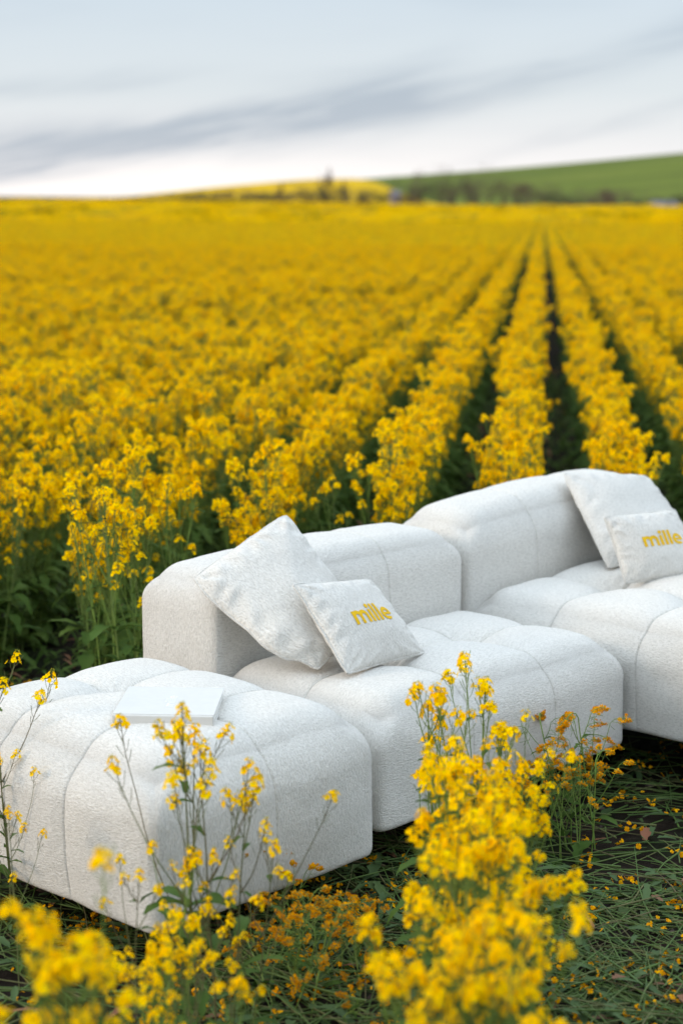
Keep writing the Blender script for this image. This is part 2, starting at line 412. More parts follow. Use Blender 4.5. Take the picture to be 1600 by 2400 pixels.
near.sort(key=lambda p: p[1] + .0*abs(p[0]))
def wave(x, y): return math.sin(x*.9 + 1.3*math.sin(y*.31)) * math.sin(y*.53 + 1.7*math.sin(x*.23+1)) 
near = [p for p in near if not (p[1] > 9 and wave(p[0], p[1]) > .82 and r0.random() < .55) and not (24 < p[1]-.3*p[0] < 26.6 and p[0] < -1.5 + .8*math.sin(p[1]) and r0.random() < .22) and not (p[2] < -1 and p[1] < 22 and r0.random() < .30)]
def inview(x, y): return abs(x) < .19*y + .15
ind, rest = [], []
for p in near:
    if len(ind) < 205 and inview(p[0], p[1]) and p[1] < 9.5: ind.append(p)
    else: rest.append(p)
random.seed(11)
lab_cycle = 'yellow flowering rapeseed plant standing in the crop rows behind the sofa'
def rowlab(k, s_):
    return ('tall' if s_ > .99 else 'shorter') + ' yellow rapeseed plant in the row ' + {2: 'at the right frame edge behind the large right cushion', 1: 'rising behind the large right cushion', 0: 'running up to the right backrest', -1: 'behind the joint of the two backrests',
        -2: 'behind the large cushion of the middle module', -3: 'behind the left end of the middle backrest'}.get(k, 'beyond the ottoman near the left frame edge')
for i, (x, y, k) in enumerate(ind):
    sc_ = random.uniform(.80, 1.14)
    place(FIELD[random.randrange(7)], x, y, random.random()*6.28, sc_, rowlab(k, sc_), 'rapeseed plants at the near edge of the field', (random.uniform(-.09, .09), random.uniform(-.09, .09)))

# ---- the rest of the field: one object that scatters whole plants
def scatter(name, label, pts, variants, smin, smax, seed):
    r = np.random.default_rng(seed); n = len(pts)
    V = np.array([(x, y, 0) for x, y, *_ in pts], float); V[:, 2] = ground_z(V[:, 0], V[:, 1]) - .01
    me = bpy.data.meshes.new(name); me.vertices.add(n); me.vertices.foreach_set('co', V.astype(np.float32).ravel())
    def attr(nm, typ, dom_key, data):
        a_ = me.attributes.new(nm, typ, 'POINT'); a_.data.foreach_set(dom_key, data)
    attr('rot', 'FLOAT_VECTOR', 'vector', np.stack([r.normal(0, .06, n), r.normal(0, .06, n), r.uniform(0, 6.28, n)], 1).astype(np.float32).ravel())
    attr('sc', 'FLOAT', 'value', (r.uniform(smin, smax, n)*(1 + .06*np.sin(V[:, 0]*1.1+V[:, 1]*.35)*np.sin(V[:, 1]*.8))).astype(np.float32))
    attr('idx', 'INT', 'value', r.integers(0, len(variants), n).astype(np.int32))
    o = obj(name, me); tag(o, label, kind='stuff')
    g = bpy.data.node_groups.new(name, 'GeometryNodeTree')
    g.interface.new_socket('Geometry', in_out='INPUT', socket_type='NodeSocketGeometry'); g.interface.new_socket('Geometry', in_out='OUTPUT', socket_type='NodeSocketGeometry')
    N = g.nodes; Lk = g.links
    gi = N.new('NodeGroupInput'); go = N.new('NodeGroupOutput'); iop = N.new('GeometryNodeInstanceOnPoints'); jn = N.new('GeometryNodeJoinGeometry')
    for vo in reversed(variants):
        oi = N.new('GeometryNodeObjectInfo'); oi.transform_space = 'ORIGINAL'; oi.inputs['Object'].default_value = vo; oi.inputs['As Instance'].default_value = False
        gt = N.new('GeometryNodeGeometryToInstance'); Lk.new(oi.outputs['Geometry'], gt.inputs[0]); Lk.new(gt.outputs[0], jn.inputs[0])
    def na(nm, typ):
        x = N.new('GeometryNodeInputNamedAttribute'); x.data_type = typ; x.inputs[0].default_value = nm
        return next(s_ for s_ in x.outputs if s_.enabled and s_.name == 'Attribute')
    Lk.new(gi.outputs[0], iop.inputs['Points']); Lk.new(jn.outputs[0], iop.inputs['Instance']); iop.inputs['Pick Instance'].default_value = True
    Lk.new(na('idx', 'INT'), iop.inputs['Instance Index']); Lk.new(na('rot', 'FLOAT_VECTOR'), iop.inputs['Rotation']); Lk.new(na('sc', 'FLOAT'), iop.inputs['Scale'])
    Lk.new(iop.outputs[0], go.inputs[0])
    md = o.modifiers.new('scatter', 'NODES'); md.node_group = g
    return o
def merged(name, parts):
    V = []; F = []; M = []; mats = [STEM, PETAL, BUD, LEAF]; mp = {0: [0], 1: [1, 2], 2: [3]}
    for j, mb in enumerate(parts):
        k = len(V); V += mb.V; F += [tuple(i+k for i in f) for f in mb.F]; M += [mp[j][q] for q in mb.M]
    return bpy.data.objects.new(name, mesh(name, V, F, mats, smooth=False, mi=M))
fsrc = [merged('plant_source', v_[3]) for v_ in FIELD]
scatter('rapeseed_crop', 'dense rows of yellow rapeseed stretching away behind the sofa', rest, fsrc, .80, 1.14, 3)

# tiles of crop for the middle distance: a metre of row each
def tile(seed, nbl, size, length=1.0):
    r = random.Random(seed); V = []; F = []; M = []
    ca_, sa_ = math.cos(-.1096), math.sin(-.1096)
    def quad(c, s, mi, up=False):
        k = len(V)
        n = Vector((r.gauss(0, 1), r.gauss(0, 1), r.gauss(0, 1) + (.1 if mi == 1 else 0))).normalized()
        a = n.orthogonal().normalized(); b = n.cross(a)
        an = r.random()*6.28; a, b = a*math.cos(an)+b*math.sin(an), b*math.cos(an)-a*math.sin(an)
        if up: a = Vector((0, 0, 1)); b = Vector((math.cos(an), math.sin(an), 0))*.25
        c = Vector(c)
        V.extend([tuple(c + a*s), tuple(c + b*s), tuple(c - a*s), tuple(c - b*s)]); F.append((k, k+1, k+2, k+3)); M.append(mi)
    cl = [(r.gauss(0, .062), r.uniform(-length/2, length/2), .42 + .33*r.random()**.7) for _ in range(nbl)]
    for (x, y, z) in cl:
        for k in range(9):
            quad((x + r.gauss(0, .022), y + r.gauss(0, .022), z + r.gauss(0, .024)), size*r.uniform(.7, 1.2), 1)
        for k in range(3): quad((x + r.gauss(0, .03), y + r.gauss(0, .03), z - .01 + r.gauss(0, .03)), size*1.2, 2)
    for k in range(nbl):
        quad((r.gauss(0, .08), r.uniform(-length/2, length/2), r.uniform(.1, .55)), .07, 0, True)
        quad((r.gauss(0, .08), r.uniform(-length/2, length/2), r.uniform(.05, .45)), .045, 2)
    V = [(x*ca_ - y*sa_, x*sa_ + y*ca_, z) for x, y, z in V]
    return bpy.data.objects.new('row_source', mesh('row_source', V, F, [STEM, PETAL, LEAF], smooth=False, mi=M))
tl = [tile(50+i, 85, .011) for i in range(6)]
pts = []
r1 = np.random.default_rng(8)
for y in np.arange(52, 110, .95):
    lo, hi = -.22*y - 3, .22*y + 3
    for k in range(int((lo + .11 - .11*y)/.5), int((hi + .11 - .11*y)/.5)+1):
        pts.append((ROWX(k, y) + r1.normal()*.02, y + r1.uniform(-.1, .1), k))
def scatter_noz(*a): return scatter(*a)
def scatter_rows(name, label, pts, src, seed):
    o = scatter(name, label, pts, src, .92, 1.1, seed); a_ = o.data.attributes['rot']; n = len(pts); r = np.random.default_rng(seed)
    q = np.zeros((n, 3), np.float32); q[:, 2] = np.where(r.random(n) < .5, 0, math.pi); a_.data.foreach_set('vector', q.ravel()); return o
scatter_rows('rapeseed_crop', 'yellow rapeseed rows merging together in the middle distance', pts, tl, 4)
def bigtile(seed):
    r = random.Random(seed); V = []; F = []; M = []
    for k in range(1500):
        c = Vector((r.uniform(-2, 2), r.uniform(-2, 2), .46 + .26*r.random())); s = r.uniform(.03, .055)
        n = Vector((r.gauss(0, 1), r.gauss(0, 1), r.gauss(0, 1)+.05)).normalized(); a = n.orthogonal().normalized(); b = n.cross(a); q = len(V)
        V.extend([tuple(c + a*s), tuple(c + b*s), tuple(c - a*s), tuple(c - b*s)]); F.append((q, q+1, q+2, q+3)); M.append(0)
    for k in range(760):
        c = Vector((r.uniform(-2, 2), r.uniform(-2, 2), r.uniform(.42, .66))); s = .06; q = len(V)
        V.extend([tuple(c + Vector((s, 0, 0))), tuple(c + Vector((0, s, .05))), tuple(c - Vector((s, 0, 0))), tuple(c - Vector((0, s, .05)))]); F.append((q, q+1, q+2, q+3)); M.append(1)
    return bpy.data.objects.new('canopy_source', mesh('canopy_source', V, F, [PETAL, LEAF], smooth=False, mi=M))
pts = []
for y in np.arange(111, 262, 3.7):
    for x in np.arange(-.24*y-8, .24*y+8, 3.7): pts.append((x + r1.uniform(-.3, .3), y, 0))
scatter('rapeseed_crop', 'far yellow canopy of the rapeseed field below the hedge line', pts, [bigtile(1), bigtile(2), bigtile(3)], .95, 1.1, 5)

# ------------------------------------------------------------------ hedge, trees and huts on the far edge
TWIG = leafy('bare_twigs', [(.085, .055, .04), (.13, .085, .06), (.10, .085, .045)], .1, .8)
SPRG = leafy('spring_leaves', [(.085, .075, .035), (.12, .095, .05), (.13, .11, .04)], .2, .7)
GRNL = leafy('hedge_leaves', [(.05, .06, .022), (.07, .08, .03), (.085, .07, .04)], .2, .7)
BARK = simple('bark', (.09, .06, .05), (.14, .10, .08), 4, .9)
def bush(d, dist, wd, hd, mats, label, name='bush', cat='bush', group='bare bushes along the far edge of the field', tree=False, seed=0):
    r = random.Random(seed + int(d)*13); a = az_of(d); x, y = dist*math.sin(a), dist*math.cos(a); z = float(ground_z(x, y))
    W = wd*1.0204/4213*dist; H = hd*1.0204/4213*dist + .7
    e = empty(name, (x, y, z), label, cat, group)
    st = MB(); lf = MB()
    nt = 1 if tree else r.randint(3, 5)
    for i in range(nt):
        p = Vector(((0 if tree else r.uniform(-.3, .3))*W, r.uniform(-.3, .3)*(0 if tree else W*.4), -.2))
        P = curve(p, Vector((r.uniform(-.2, .2), r.uniform(-.2, .2), 1)), H*(.8 if tree else .6), r, 6, Vector((0, 0, .2)), .12)
        st.tube(P, .10 + .012*H, .03, 5)
        for k in range(7 if tree else 5):
            q = P[2+k % 4]; an = r.random()*6.28
            Q = curve(q, Vector((math.cos(an)*.9, math.sin(an)*.5, r.uniform(.6, 1.2))), H*r.uniform(.25, .45), r, 4, Vector((0, 0, .2)), .2); st.tube(Q, .05, .012, 4)
    lumps = [(r.uniform(-.36, .36)*W, r.uniform(-.2, .2)*W, H*r.uniform(.30, .78), r.uniform(.13, .24)) for _ in range(12 if not tree else 9)]
    for k in range(900 if not tree else 620):
        lx, ly, lz, lr = r.choice(lumps); v_ = Vector((r.gauss(0, 1), r.gauss(0, 1), r.gauss(0, 1))); v_ = v_.normalized()*(r.random()**.4)
        c = Vector((lx + v_.x*lr*W*.8, ly + v_.y*lr*W*.8, max(.05, lz + v_.z*lr*H*1.1)))
        n = Vector((r.gauss(0, 1), r.gauss(0, 1), r.gauss(0, 1))).normalized(); a_ = n.orthogonal().normalized(); b_ = n.cross(a_); s = r.uniform(.07, .16)
        lf.add([c + a_*s, c + b_*s*.5, c - a_*s, c - b_*s*.5], [(0, 1, 2, 3)], 0)
    obj('trunk' if tree else 'stem', st.mesh('bush_stem', [BARK]), e); obj('crown', lf.mesh('crown', mats, smooth=False), e)
bl_ = [(240,40,6),(285,40,7),(330,34,9),(372,40,10),(418,40,12),(462,44,13),(505,46,17),(545,44,24),(590,44,20),(635,42,20),(680,44,24),(722,42,28),(770,46,30),(815,42,27),(862,44,26),(912,40,22),(950,50,50),(985,50,62),(1020,52,56),(1062,56,66),(1105,56,58),(1150,60,44),(1195,56,40),(1240,54,36),(1285,56,24),(1335,60,24),(1385,66,34),(1425,64,30),(1470,50,14),(1545,60,16),(1600,60,24),(1660,60,30),(1720,60,24)]
for i, (d, wd, hd) in enumerate(bl_):
    k = (TWIG, SPRG, GRNL)[0 if d in (545, 680, 985, 1062, 1105, 1195, 1385, 1425) else (1 if i % 2 else 2)]
    nm = {TWIG: 'brown leafless bush', SPRG: 'olive brown bush just coming into leaf', GRNL: 'dark green low bush'}[k]
    side = 'below the yellow hill' if d < 930 else 'below the green hillside'
    bush(d, 262 + (i*7) % 9, wd*2.6, hd*1.5, [k], nm + ' in the hedge line ' + side, group='bushes in the far hedge line', seed=i)
bush(748, 268, 50, 88, [TWIG], 'tallest bare tree rising above the far hedge line', 'tree', 'tree', None, True, 5)
bush(790, 270, 26, 58, [TWIG], 'thin bare sapling right of the tallest far tree', 'tree', 'tree', None, True, 6)
bush(645, 272, 24, 50, [TWIG], 'thin bare sapling left of the tallest far tree', 'tree', 'tree', None, True, 7)
WALLW = simple('white_wall', (.20, .16, .16), (.26, .22, .22), 1, .8)
WALLB = simple('pale_blue_wall', (.12, .125, .20), (.16, .165, .25), 1, .7)
ROOFM = simple('grey_roof', (.13, .12, .14), (.18, .17, .19), 1, .8)
def hut(d, dist, W, H, wm, label, D=2.5):
    a = az_of(d); x, y = dist*math.sin(a), dist*math.cos(a); z = float(ground_z(x, y))
    e = empty('hut', (x, y, z), label, 'hut'); e.rotation_euler = (0, 0, .3)
    m1 = MB(); m1.box((0, 0, H/2), (W, D, H)); m1.add([(-W/2, -D/2, H), (-W/2, D/2, H), (-W/2, 0, H+.5), (W/2, -D/2, H), (W/2, D/2, H), (W/2, 0, H+.5)], [(0, 2, 1), (3, 4, 5)]); obj('wall', m1.mesh('wall', [wm], False), e)
    m2 = MB(); th = .08
    for s in (-1, 1):
        m2.add([(-W/2-.15, s*(D/2+.2), H-.1), (W/2+.15, s*(D/2+.2), H-.1), (W/2+.15, 0, H+.56), (-W/2-.15, 0, H+.56), (-W/2-.15, s*(D/2+.2), H-.1+th), (W/2+.15, s*(D/2+.2), H-.1+th), (W/2+.15, 0, H+.56+th), (-W/2-.15, 0, H+.56+th)],
               [(0,1,2,3),(4,7,6,5),(0,4,5,1),(2,6,7,3),(0,3,7,4),(1,5,6,2)])
    obj('roof', m2.mesh('roof', [ROOFM], False), e)
    m3 = MB(); m3.box((.1*W, -D/2-.03, .9), (.5, .05, 1.7)); obj('door', m3.mesh('door', [ROOFM], False), e)
hut(905, 259, 1.1, 2.2, WALLW, 'tiny pale hut standing in the far hedge line', 1.2)
hut(1510, 259, 3.4, .85, WALLB, 'low pale blue shed at the far right edge of the field')

# ------------------------------------------------------------------ sofa
K = 1.0
X0, Y0, TH = -.4295, 3.9373, .8105
CA, SA = math.cos(TH), math.sin(TH)
U = .368; BO = .9128; S2 = .0598; BH = .6809; TB = .3418; M2D = .9962; ZB = .0678; ZB2 = .0789
M0, M1 = .838, 1.9668
ZT, ZT2 = ZB + .4017, ZB2 + .3537
BF = S2 + M2D - TB
def toW(L):
    L = np.asarray(L, float); x = X0 + L[..., 0]*CA - L[..., 1]*SA; y = Y0 + L[..., 0]*SA + L[..., 1]*CA
    return np.stack([x, y, L[..., 2]], -1)
def lattice_noise(P, sc, seed):
    """smooth value noise on points P (n,3)"""
    r = np.random.default_rng(seed); T = r.uniform(-1, 1, (32, 32, 32)); q = P*sc + 100; i = np.floor(q).astype(int); f = q-i; f = f*f*(3-2*f); o_ = 0
    for dx in (0, 1):
        for dy in (0, 1):
            for dz in (0, 1):
                wgt = (f[:, 0] if dx else 1-f[:, 0])*(f[:, 1] if dy else 1-f[:, 1])*(f[:, 2] if dz else 1-f[:, 2])
                o_ = o_ + wgt*T[(i[:, 0]+dx) % 32, (i[:, 1]+dy) % 32, (i[:, 2]+dz) % 32]
    return o_
def soft_box(a0, a1, b0, b1, z0, z1, sa, sb, R, Rb=.045, crown=.02, depth=.035, sdepth=.005, side=.012, thread='a', seed=0, res=.009, open_sides=(), seam_off=.012, pw=9):
    """upholstered block: rounded on top, sharp welted corners low down, tufted at the seam crossings"""
    ha, hb, hz = (a1-a0)/2, (b1-b0)/2, (z1-z0)/2
    ca_, cb_, cz_ = (a0+a1)/2, (b0+b1)/2, (z0+z1)/2
    na, nb, nz = [max(8, int(2*h/res)) for h in (ha, hb, hz)]
    Vs, Fs, UVs = [], [], []; k = 0
    la, lb, lz = np.linspace(-ha, ha, na), np.linspace(-hb, hb, nb), np.linspace(-hz, hz, nz)
    # denser lines at the seams
    def dense(l, ss, c): return np.unique(np.concatenate([l] + [np.array([s-c-.008, s-c-.004, s-c-.0015, s-c, s-c+.0015, s-c+.004, s-c+.008]) for s in ss])) if len(ss) else l
    la = dense(la, sa, ca_); lb = dense(lb, sb, cb_)
    for ax, sg in ((2, 1), (2, -1), (1, -1), (1, 1), (0, -1), (0, 1)):
        if ax == 2: G1, G2 = np.meshgrid(la, lb, indexing='ij'); P = np.stack([G1, G2, np.full_like(G1, sg*hz)], -1); uv = np.stack([G1, G2], -1)
        if ax == 1: G1, G2 = np.meshgrid(la, lz, indexing='ij'); P = np.stack([G1, np.full_like(G1, sg*hb), G2], -1); uv = np.stack([G1, G2 - hz - hb if sg < 0 else -G2 + hz + hb], -1)
        if ax == 0: G1, G2 = np.meshgrid(lb, lz, indexing='ij'); P = np.stack([np.full_like(G1, sg*ha), G1, G2], -1); uv = np.stack([sg*(-G2 + hz + ha), G1], -1)
        if thread == 'b' : uv = uv[..., ::-1]
        if ax == 0 and thread == 'a': uv = np.stack([uv[..., 0], uv[..., 1]], -1)
        n1, n2 = G1.shape; I = np.arange(n1*n2).reshape(n1, n2) + k
        f = np.stack([I[:-1, :-1], I[1:, :-1], I[1:, 1:], I[:-1, 1:]], -1).reshape(-1, 4)
        flip = (ax == 2 and sg < 0) or (ax == 1 and sg > 0) or (ax == 0 and sg < 0)
        if flip: f = f[:, ::-1]
        Vs.append(P.reshape(-1, 3)); Fs.append(f); UVs.append(uv.reshape(-1, 2)); k += n1*n2
    P = np.concatenate(Vs); F = np.concatenate(Fs); UV = np.concatenate(UVs)
    O = P.copy(); top = P[:, 2] > 0
    Rz = np.where(top, R, Rb)
    Rv = R
    inner = np.stack([np.clip(P[:, 0], -ha+Rv, ha-Rv), np.clip(P[:, 1], -hb+Rv, hb-Rv), np.clip(P[:, 2], -hz+Rb, hz-R)], -1)
    q = P - inner; q[:, 2] /= Rz; q[:, 0] /= Rv; q[:, 1] /= Rv
    az_ = np.abs(q[:, 2]); tt = np.where(top, az_, 0)
    # side/bottom zone: horizontal radius shrinks so the low edge is tight
    aq = np.abs(q) + 1e-9
    p = 2 + (pw)*(1-np.clip(tt, 0, 1))**2
    dxy = (aq[:, 0]**p + aq[:, 1]**p)**(1/p)
    pz = np.where(top, 2.15, 2 + 5)
    nrm = (dxy**pz + aq[:, 2]**pz)**(1/pz)
    mx = aq.max(1); s = np.where(nrm > 1e-6, mx/nrm, 1)
    q2 = q*s[:, None]
    N = q2.copy(); ln = np.linalg.norm(N, axis=1, keepdims=True); N = N/np.maximum(ln, 1e-9)
    P2 = inner + np.stack([q2[:, 0]*Rv, q2[:, 1]*Rv, q2[:, 2]*Rz], -1)
    # displacement
    def prof(x, seams, lo, hi):
        d = np.full_like(x, 9.); hw = np.full_like(x, .18)
        ed = [lo] + list(seams) + [hi]
        for j, sm in enumerate(seams):
            dd = np.abs(x-sm); h_ = np.where(x < sm, (sm-ed[j])/2, (ed[j+2]-sm)/2); cl = dd < d; hw = np.where(cl, h_, hw); d = np.minimum(d, dd)
        u_ = np.clip(d/hw, 0, 1); return (1-(1-u_)**2.4)**.62 if len(seams) else np.ones_like(x), d
    A_, B_ = O[:, 0] + ca_, O[:, 1] + cb_
    fa, da = prof(A_, sa, a0, a1); fb, db = prof(B_, sb, b0, b1)
    nzp = np.clip(N[:, 2], 0, 1); sidew = 1-nzp
    ea = 1-np.abs(O[:, 0]/ha)**3; eb = 1-np.abs(O[:, 1]/hb)**3
    # seam depth: deep near the tufts (seam crossings), shallow towards the edges
    def near_t(x, seams, L): 
        d = np.full_like(x, 9.); 
        for sm in seams: d = np.minimum(d, np.abs(x-sm))
        return np.exp(-(d/L)**2) if len(seams) else np.zeros_like(x)
    Da = depth*nzp*(.38 + .62*near_t(B_, sb, .13)) + sdepth*(sidew)
    Db = depth*nzp*(.38 + .62*near_t(A_, sa, .13)) + sdepth*(sidew)
    fade = np.clip((O[:, 2]+hz)/(2*hz), 0, 1)**.5
    onA = np.abs(N[:, 0])*sidew; onB = np.abs(N[:, 1])*sidew
    disp = -(Da*(1-fa)*(1-onA)*fade) - (Db*(1-fb)*(1-onB)*fade)
    disp += crown*nzp**1.5*(1-(O[:, 0]/ha)**2)*(1-(O[:, 1]/hb)**2)*1.25
    disp += side*sidew*np.clip(1-(O[:, 2]/hz)**2, 0, 1)*np.where(np.abs(N[:, 0]) > np.abs(N[:, 1]), eb, ea)
    # thin stitched creases
    disp -= .0035*(np.exp(-(da/.0022)**2)*(1-onA) + np.exp(-(db/.0022)**2)*(1-onB))*np.clip(N[:, 2]+1, 0, 1)
    # welted vertical corners
    low = np.clip((hz-R*.75 - O[:, 2])/.05, 0, 1)
    ca2 = ha - np.abs(O[:, 0]); cb2 = hb - np.abs(O[:, 1])
    isA = (ca2 < 1e-6); isB = (cb2 < 1e-6)
    dd = np.where(isB, ca2, np.where(isA, cb2, 9.)); disp -= .003*np.exp(-((dd-seam_off)/.003)**2)*low
    L3 = np.stack([A_, B_, O[:, 2]+cz_], -1)
    disp += .0022*lattice_noise(L3, 9, seed) + .0012*lattice_noise(L3, 22, seed+1)
    # folds gathered along the seams next to the tufts
    if len(sa) and len(sb):
        for x1 in sa:
            for y1 in sb:
                dx_, dy_ = A_-x1, B_-y1; rr = np.hypot(dx_, dy_)
                disp += .0022*nzp*np.exp(-(rr/.11)**2)*np.clip(rr/.02, 0, 1)*np.sin(12*np.arctan2(dy_, dx_) + 2.2*lattice_noise(L3, 14, seed+5))
                disp += .0016*nzp*np.exp(-(np.abs(dy_)/.07)**2)*np.clip(np.abs(dy_)/.02, 0, 1)*np.exp(-(dx_/.20)**2)*np.sin(dy_*190 + 3*lattice_noise(L3, 7, seed+6))
    P2 = P2 + N*disp[:, None]
    out_ = P2 + np.array([ca_, cb_, cz_]); UV = UV + seed*.37
    return out_, F, UV
def tilt3(L, piv, ang, dz):
    L = L.copy(); a = L[:, 0]-piv; z = L[:, 2]-ZB2
    c, s = math.cos(ang), math.sin(ang); L[:, 0] = piv + a*c - z*s; L[:, 2] = ZB2 + dz + a*s + z*c; return L
def weld(me):
    import bmesh as bmm
    bm = bmm.new(); bm.from_mesh(me); bmm.ops.remove_doubles(bm, verts=bm.verts, dist=.0002); bm.to_mesh(me); bm.free(); me.update(); return me
def up_obj(name, parent, tf=None, **kw):
    L, F, UV = soft_box(**kw)
    if tf: L = tf(L)
    V = toW(L) - np.array(parent.location)
    return obj(name, weld(mesh(name, V, F, FAB, uv=UV)), parent)
def base_obj(parent, a0, a1, b0, b1, z0, z1, legs, tf=None):
    m1 = MB(); m1.box(((a0+a1)/2, (b0+b1)/2, (z0+z1)/2), (a1-a0, b1-b0, z1-z0))
    L = np.array(m1.V); L = tf(L) if tf else L
    obj('base', mesh('base', toW(L) - np.array(parent.location), m1.F, WOOD, smooth=False), parent)
    for (a, b) in legs:
        m2 = MB(); m2.box((a, b, (GZ-.02+z0)/2), (.09, .09, z0-GZ+.02)); L = np.array(m2.V)
        if tf: L = tf(L); L[:, 2] = np.where(L[:, 2] < (GZ+z0)/2, GZ-.02, L[:, 2])
        obj('leg', mesh('leg', toW(L) - np.array(parent.location), m2.F, WOOD, smooth=False), parent)
def base_empty(name, a, b, label, cat, group): 
    p = toW((a, b, GZ)); return empty(name, tuple(p), label, cat, group)
# ottoman
ot = base_empty('ottoman', U, BO/2, 'cream tufted ottoman at the near left end, with the white book on it', 'ottoman', 'cream sofa modules')
up_obj('seat', ot, a0=0, a1=2*U+.02, b0=0, b1=BO, z0=ZB-.008, z1=ZT, sa=[U+.01], sb=[BO/3+.01, BO*2/3], R=.135, crown=.030, depth=.043, sdepth=.018, side=.028, thread='b', seed=1)
base_obj(ot, .10, 2*U-.10, .10, BO-.10, ZB-.035, ZB+.02, [(.24, .26), (2*U-.22, .26), (.24, BO-.2), (2*U-.22, BO-.2)])
# middle module
mm = base_empty('sofa_module', (M0+M1)/2, S2+M2D/2, 'middle cream sofa module with backrest, holding the leaning cushions beside the ottoman', 'sofa module', 'cream sofa modules')
sw = (M1-M0)/3
up_obj('seat', mm, a0=M0, a1=M1, b0=S2, b1=BF+.03, z0=ZB2, z1=ZT2, sa=[M0+sw, M0+2*sw], sb=[S2+(BF-S2)*.5], R=.125, crown=.030, depth=.050, sdepth=.007, side=.014, thread='a', seed=2)
up_obj('backrest', mm, a0=M0+.015, a1=M1-.005, b0=BF, b1=S2+M2D, z0=ZB2, z1=BH, sa=[M0+sw, M0+2*sw], sb=[], R=.10, crown=.024, depth=.012, sdepth=.005, side=.012, thread='a', seed=3)
base_obj(mm, M0+.10, M1-.10, S2+.10, S2+M2D-.10, ZB2-.035, ZB2+.02, [(M0+.28, S2+.28), (M1-.24, S2+.28), (M0+.16, S2+M2D-.16), (M1-.16, S2+M2D-.16)])
# right module (a deep chaise running out of the frame), raised a little by the uneven ground
A3 = M1+.045; sw3 = U; L3 = A3+3*U
T3 = lambda L: tilt3(L, A3, R_(1.8), .030)
rm = base_empty('sofa_module', A3+.55, 0, 'right cream sofa module running towards the camera and out of the frame', 'sofa module', 'cream sofa modules')
up_obj('seat', rm, tf=T3, a0=A3, a1=L3, b0=S2-.95, b1=BF+.03, z0=ZB2, z1=ZT2+.01, sa=[A3+U, A3+2*U], sb=[S2-.64, S2-.33, S2-.01, S2+(BF-S2)*.5+.01], R=.13, crown=.028, depth=.052, sdepth=.012, side=.016, thread='b', seed=4)
up_obj('backrest', rm, tf=T3, a0=A3, a1=L3, b0=BF+.01, b1=S2+M2D+.02, z0=ZB2, z1=BH+.005, sa=[A3+U, A3+2*U], sb=[], R=.125, crown=.024, depth=.012, sdepth=.004, side=.012, thread='a', seed=5)
base_obj(rm, A3+.16, L3-.12, S2-.80, S2+M2D-.10, ZB2-.035, ZB2+.02, [(A3+.2, S2-.7), (A3+.2, S2+M2D-.2), (L3-.2, S2-.7), (L3-.2, S2+M2D-.2)], T3)

# ------------------------------------------------------------------ lettering
def letter_mask(x, y):
    st = .28; ins = np.zeros_like(x, bool)
    rect = lambda x0, x1, y0, y1: (x >= x0) & (x <= x1) & (y >= y0) & (y <= y1)
    ins |= rect(0, st, 0, 1.0) | rect(.64, .64+st, 0, .56) | rect(1.28, 1.28+st, 0, .56)
    for cx in (.455, 1.095):
        r = np.hypot(x-cx, (y-.54)*.98); ins |= (r <= .47) & (r >= .19) & (y >= .54) & ~((cx < .5) & (x > .91)) 
    ins |= rect(1.72, 1.99, 0, 1.0) | (np.hypot(x-1.855, y-1.28) <= .175)
    ins |= rect(2.15, 2.42, 0, 1.42) | rect(2.58, 2.85, 0, 1.42)
    r = np.hypot((x-3.50)/1.0, y-.5); ring = (r <= .53) & (r >= .27)
    ring &= ~((x > 3.5) & (y < .40) & (y > .40-.16*(1+ (x-3.5))))
    ins |= ring | (rect(3.1, 3.98, .40, .58) & (r <= .53))
    return ins
def lettering(fn, nx=300, ny=120):
    """fn(u,v)->3D for u in 0..4.05, v in 0..1.45"""
    xs = np.linspace(-.02, 4.06, nx+1); ys = np.linspace(-.05, 1.5, ny+1)
    XC, YC = np.meshgrid((xs[1:]+xs[:-1])/2, (ys[1:]+ys[:-1])/2, indexing='ij'); M_ = letter_mask(XC, YC)
    XV, YV = np.meshgrid(xs, ys, indexing='ij'); I = np.arange(XV.size).reshape(XV.shape)
    F = np.stack([I[:-1, :-1], I[1:, :-1], I[1:, 1:], I[:-1, 1:]], -1)[M_]
    used, inv = np.unique(F, return_inverse=True)
    V = fn(XV.ravel()[used], YV.ravel()[used]); return V, inv.reshape(-1, 4)

